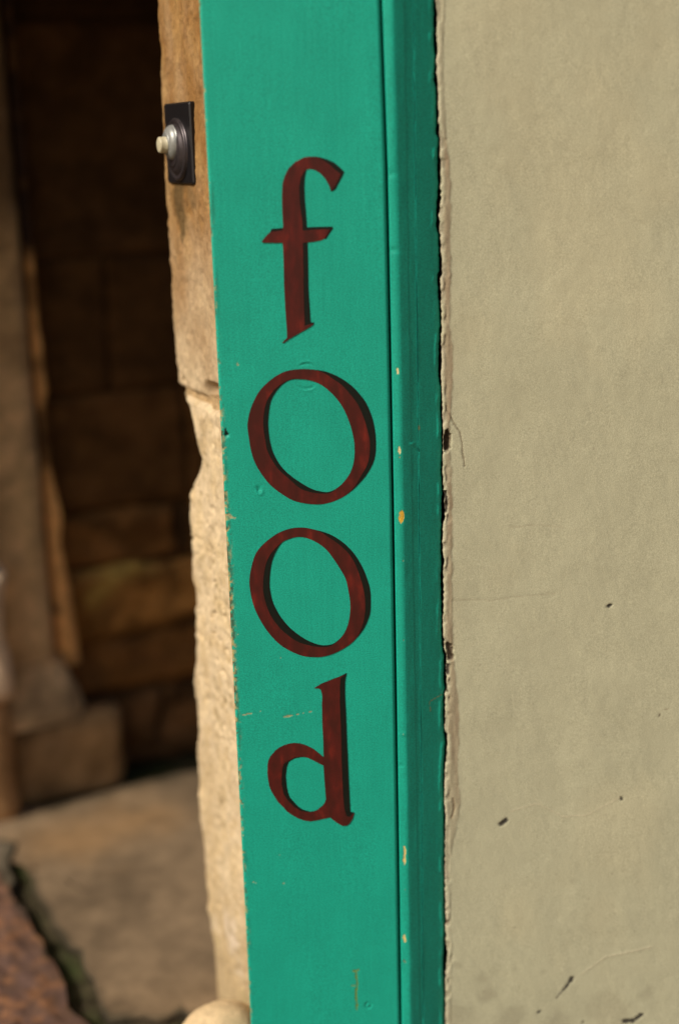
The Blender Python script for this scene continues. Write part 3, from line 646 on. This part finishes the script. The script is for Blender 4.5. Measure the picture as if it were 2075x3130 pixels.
# ------------------------------------------------------------------ LEFT PIER: shaft, roll, base and plinth
pier = root('stone_pier', tuple(G1), 'brown moulded stone door pier with round shaft standing on a square plinth, far left', 'pier')
ptop = wl(300, 2165, PLD)[1]
pl1 = wl(385, 2300, PLD)[0]; pl0 = wl(26, 2300, PLD)[0]
def pf(c, A, Hh):
    c = mix(c, (.09, .052, .022), sstep(.0, .5, fbm(A * 12, Hh * 14, 401, 4)) * .6)
    return mix(c, (.34, .22, .115), sstep(.1, .5, fbm(A * 10, Hh * 10, 403, 4)) * .6)
rough_block('plinth', pl0 - .001, pl1, 0.0, ptop - .012, .012, PLD, (.34, .21, .10), M_dark, pier, seed=4, r=.014, amp=.006, colfn=pf)
# lower toe so the plinth casts a dark line on the paving
shr = wl(182, 2038, .05)[0]               # right silhouette of the shaft
def shaft(name, a0, a1, dfront, prof, col_, colfn=None, rad=.03, seed=0):
    """upright of rounded rectangular section; prof = (height, outward offset)"""
    Ps = []
    for h_, o_ in prof:
        row = []; rr_ = rad + max(o_, 0)
        rr_ = min(rr_, .02) if name == 'roll_moulding' else rr_
        A0, A1, D1, D0 = a0 - o_ * (name == 'base'), a1 + o_, dfront + o_ * (1 if name == 'base' else .25), -.02
        for ca, cdp, t0 in ((A1 - rr_, D1 - rr_, 0), (A0 + rr_, D1 - rr_, 90)):
            for k in range(9):
                t_ = R(t0 + k * 11.25); row.append(wpos(ca + rr_ * math.cos(t_), h_, cdp + rr_ * math.sin(t_)))
            if t0 == 0:
                for k in range(1, 12): row.append(wpos(A1 - rr_ + (A0 - A1 + 2 * rr_) * k / 12, h_, D1))
        row.append(wpos(A0, h_, D0)); row.append(wpos(A1, h_, D0)); Ps.append(row)
    P = np.array(Ps); A = (P - W0) @ wt; Hh = P[..., 2]
    P = P + (fbm(A * 22, Hh * 14, 410 + seed, 4) * .004)[..., None] * wn_
    c = np.broadcast_to(np.array(col_), P.shape).copy()
    if colfn: c = colfn(c, A, Hh)
    return link(name, grid(name, P, c, cap=True, flip=True), M_dark, pier)
rs_ = .085
hb = wl(100, 2040, .05)[1]
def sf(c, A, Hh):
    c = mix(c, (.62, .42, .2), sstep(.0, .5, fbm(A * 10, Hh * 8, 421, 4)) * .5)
    zt_ = wl(60, 760)[1]; c = mix(c, (.10, .058, .028), sstep(zt_ - .1, zt_ + .15, Hh + fbm(A * 10, Hh * 9, 423) * .08) * .85)  # upper shaft darkened to put the recess shade into its colour
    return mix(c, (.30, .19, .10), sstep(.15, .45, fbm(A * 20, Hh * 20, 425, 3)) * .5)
hs = list(np.arange(hb, 1.6, .012)) + [2.0, 2.6]
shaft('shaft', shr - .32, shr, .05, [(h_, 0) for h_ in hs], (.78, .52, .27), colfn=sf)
# slender roll beside the shaft, lumpy and partly broken
hs = list(np.arange(hb - .01, 1.6, .006)) + [2.0, 2.6]
rollr = []
for h_ in hs:
    py_vals = [(740, .012), (1130, .016), (1180, .018), (1230, .010), (1400, .012), (1490, .022), (1560, .030), (1650, .022), (1750, .03), (1800, .036), (1940, .040), (2060, .048)]
    zz_ = [wl(150, a_)[1] for a_, _ in py_vals][::-1]; rv = [b_ for _, b_ in py_vals][::-1]
    rollr.append((h_, float(np.interp(h_, zz_, rv)) * .72 - .006 + .004 * float(fbm(h_ * 22, 3.3, 415, 3))))
def rf(c, A, Hh):
    zt_ = wl(150, 790)[1]; c = mix(c, (.05, .03, .02), sstep(zt_ - .02, zt_ + .03, Hh))  # roll darkened towards the top, overhead shade painted into its colour
    gap1 = np.exp(-((Hh - wl(150, 1330)[1]) / .055) ** 2); c = mix(c, (.06, .03, .012), gap1 * .95); c = mix(c, (.14, .075, .03), sstep(.05, .4, fbm(A * 20, Hh * 22, 417, 3)) * .7)
    return c
shaft('roll_moulding', shr + .005, shr + .014, .036, rollr, (.85, .46, .17), colfn=rf, rad=.006, seed=3)
base = [(ptop - .014, .026), (ptop - .004, .030), (ptop + .004, .029), (ptop + (hb - ptop) * .3, .024), (ptop + (hb - ptop) * .6, .013), (hb - .004, .004), (hb + .004, .001)]
print('base', ptop, hb)

def bf(c, A, Hh): return mix(c, (.13, .09, .05), sstep(.0, .4, fbm(A * 18, Hh * 18, 431, 4)) * .6)
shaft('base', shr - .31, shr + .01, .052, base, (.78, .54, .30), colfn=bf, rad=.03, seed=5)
settle(pier)
# quoin at the very left, its sunlit patch painted as a paler block
pale = root('sunlit_tone_quoin', tuple(hg(-40, 2400)), 'dressed quoin at the far left border with sunlight painted into one paler block, beside the brown shaft', 'quoin')
ed_ = hit(28, 1950, W0 + wn_ * .13, wn_)
a_e = np.dot(ed_ - W0, wt)
bz = [wl(20, a_, .13)[1] for a_ in (2150, 1760)]
rough_block('quoin_stone', a_e - .30, a_e, bz[0], bz[1], .02, .13, (.85, .62, .42), M_dark, pale, seed=9, r=.01, amp=.004, kw={'label': 'quoin stone with sunlight put into its pale pinkish colour'})
rough_block('quoin_stone', a_e - .30, a_e - .004, 0, bz[0] - .004, .02, .125, (.42, .24, .11), M_dark, pale, seed=19, r=.02, amp=.008, kw={'label': 'brown lower stone of the quoin'})
rough_block('quoin_stone', a_e - .30, a_e - .014, bz[1] + .004, 2.6, .02, .12, (.16, .10, .055), M_dark, pale, seed=29, r=.02, amp=.008, n=20, kw={'label': 'brown upper stone of the quoin'})
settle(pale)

# ------------------------------------------------------------------ GROUND
gm = bpy.data.meshes.new('ground')
gg = 40
gm.from_pydata([(-gg, -gg, -.001), (gg, -gg, -.001), (gg, gg, -.001), (-gg, gg, -.001)], [], [(0, 1, 2, 3)])
ground = link('ground', gm, M_street, kind='structure')
pav = link('pavement', mesh('pavement', [(-2.2, .1, .0005), (2, .1, .0005), (2, 2.8, .0005), (-2.2, 2.8, .0005)], [(0, 1, 2, 3)]), M_soil, kind='structure')
def slab(name, poly, z1, c, mat, parent, seed=0, res=.012, amp=.002, kw={}, bump=None, colfn=None):
    """flagstone with worn edge: polygon filled by a polar grid round its centre"""
    poly = np.array(poly, float); ctr = poly.mean(0)
    n = len(poly); per = []
    for i in range(n):
        a, b = poly[i], poly[(i + 1) % n]; L_ = np.linalg.norm(b - a); k = max(2, int(L_ / res))
        for j in range(k): per.append(a + (b - a) * j / k)
    per = np.array(per)
    m = len(per); jit = fbm(per[:, 0] * 16, per[:, 1] * 16, 500 + seed, 3) * .022
    dirn = (per - ctr); dirn /= np.linalg.norm(dirn, axis=1)[:, None]; per = per + dirn * jit[:, None]
    rad = np.linalg.norm(per - ctr, axis=1).max(); nr = max(6, int(rad / res))
    ts = np.concatenate([np.linspace(.001, .97, nr), [.985, .995, 1.0, 1.002]])
    P = np.zeros((len(ts), m, 3)); 
    for i, t_ in enumerate(ts): P[i, :, :2] = ctr + (per - ctr) * min(t_, 1.0)
    X_, Y_ = P[..., 0], P[..., 1]
    zt = z1 + fbm(X_ * 12, Y_ * 12, 510 + seed, 4) * amp
    if bump: zt = zt + bump(X_, Y_)
    drop = np.zeros(len(ts)); drop[-3] = .004; drop[-2] = .009; drop[-1] = z1
    P[..., 2] = zt - drop[:, None]; P[-1, :, 2] = 0.0006
    cl = np.broadcast_to(np.array(c), P.shape).copy()
    cl = mix(cl, np.array(c) * .5, sstep(.0, .45, fbm(X_ * 9, Y_ * 9, 520 + seed, 4)) * .6)
    edg = sstep(.86, 1.0, ts)[:, None] + fbm(X_ * 30, Y_ * 30, 522 + seed, 3) * .5; cl = mix(cl, (.05, .042, .026), sstep(.4, 1.0, edg) * .85)
    cl = mix(cl, np.array(c) * 1.45, sstep(.05, .5, fbm(X_ * 7, Y_ * 7, 530 + seed, 4)) * .5)
    if colfn: cl = colfn(cl, X_, Y_)
    cl = cl.copy(); cl[-3:] = cl[-3:] * .4
    return link(name, grid(name, P, cl, cap=True), mat, parent, **kw)
def gxy(px, py): p = hg(px, py, .02); return (p[0], p[1])
gw = lambda a, d: tuple(wpos(a, 0, d)[:2])
big = [gxy(60, 2610), gxy(-60, 2580), gxy(-120, 2530), gw(.0 - .02, PLD + .004), gw(.9, PLD - .02), (gw(.9, 0)[0], 1.40), (.10, 1.46), (-.15, 1.45), gxy(560, 3075), gxy(480, 3110), gxy(340, 3080), gxy(300, 3010), gxy(215, 2900), gxy(130, 2760), gxy(100, 2680)]
def warm(cl, X_, Y_):
    # rusty streak beside the plinth
    p = np.array(gxy(230, 2560)); q = np.array(gxy(450, 2480)); d = polyd(X_, Y_, [tuple(p), tuple(q)])
    cl = mix(cl, (.29, .17, .075), (1 - sstep(.0, .12, d + fbm(X_ * 18, Y_ * 18, 540) * .05)) * .65)
    return cl
slab('flagstone', big, .012, (.205, .145, .088), M_flag, pav, 1, colfn=warm, res=.02, kw={'label': 'large grey brown flagstone at the foot of the recess wall'})
def nub(X_, Y_): return sstep(.35, .8, vn(X_ * 75, Y_ * 75, 601)) * .003
def redc(cl, X_, Y_):
    cl = mix(cl, (.28, .13, .06), sstep(.4, .8, vn(X_ * 70, Y_ * 70, 603)) * .6); return mix(cl, (.10, .06, .05), sstep(.4, .8, vn(X_ * 80, Y_ * 80, 605)) * .75)
e0, e1, e2, e3 = [np.array(hg(a, b, .016)[:2]) for a, b in ((-60, 2625), (20, 2700), (140, 2895), (262, 3135))]
dirk = (e3 - e1) / np.linalg.norm(e3 - e1); perp = np.array([dirk[1], -dirk[0]]); perp = perp if perp[0] < 0 else -perp
k1 = e1 - dirk * .05; k2 = e3 + dirk * .45
slab('kerb_stone', [tuple(k1), tuple(e2), tuple(e3), tuple(k2), tuple(k2 + perp * .34), tuple(k1 + perp * .34)], .016, (.15, .085, .058), M_flag, pav, 3, bump=nub, colfn=redc, kw={'label': 'rough reddish purple kerb stone in the bottom left corner'})
q0 = k2 + dirk * .02
slab('kerb_stone', [tuple(q0), tuple(q0 + dirk * .6), tuple(q0 + dirk * .6 + perp * .34), tuple(q0 + perp * .34)], .016, (.14, .085, .058), M_flag, pav, 5, bump=nub, colfn=redc, kw={'label': 'reddish kerb stone nearer the viewer'})
# paving in front of the post and wall
for i, (x0_, x1_, y0_, y1_) in enumerate([(-.12, .55, .75, 1.30), (.57, 1.25, .75, 1.31), (-.02, .62, .15, .73), (.64, 1.4, .15, .73), (-.95, -.50, 1.62, 2.0)]):
    slab('flagstone', [(x0_, y0_), (x1_, y0_), (x1_, y1_), (x0_, y1_)], .016, (.21, .17, .12), M_flag, pav, 20 + i, res=.03)
# guard stone at the jamb foot
gs = hg(640, 3240, .0)
bx, by = hit(650, 3180, (0, 1.34, 0), (0, 1, 0))[:2]
def boulder():
    n, m = 40, 26; Ps = []
    topz = hit(655, 3062, (0, 1.36, 0), (0, 1, 0))[2]
    for j in range(m):
        th = math.pi * j / (m - 1); row = []
        for k in range(n):
            ph = 2 * math.pi * k / n
            rr_ = 1 + .22 * float(fbm(np.array(math.cos(ph) * 1.5 + 5), np.array(math.sin(ph) * 1.5 + th * 1.2), 701, 3))
            row.append((bx + .010 + .072 * rr_ * math.sin(th) ** .8 * math.cos(ph), by + .012 + .052 * rr_ * math.sin(th) ** .8 * math.sin(ph), topz * math.cos(th) * (1 if th < math.pi / 2 else .15)))
        Ps.append(row)
    P = np.array(Ps); c = np.broadcast_to(np.array([.56, .42, .25]), P.shape).copy()
    o = link('guard_stone', grid('guard_stone', P, c, cap=True, flip=True), M_stone)
    o['label'] = 'small rounded pale stone on the ground at the foot of the jamb'; o['category'] = 'stone'
boulder()

# ------------------------------------------------------------------ masonry round the recess, added outside the frame to shade it
side = root('added_side_wall', (-1.95, 1.6, 0), 'unseen sandstone side wall added to keep light out of the recess', 'wall')
prism('wall_body', [(-2.15, 1.30), (-1.8, 1.30), (-1.8, 2.7), (-2.15, 2.7)], 0, 3.2, M_mortar, side, bev=.01)
settle(side)
lin = root('shade_lintel', (-.5, 1.8, 1.5), 'unseen stone lintel block added over the recess to shade its top', 'lintel')
prism('lintel_block', [(-2.14, 1.44), (XL + .02, 1.44), (XL + .02, 2.7), (-2.14, 2.7)], 1.37, 3.2, M_mortar, lin, bev=.01)
settle(lin)
SC.render.engine = 'CYCLES'
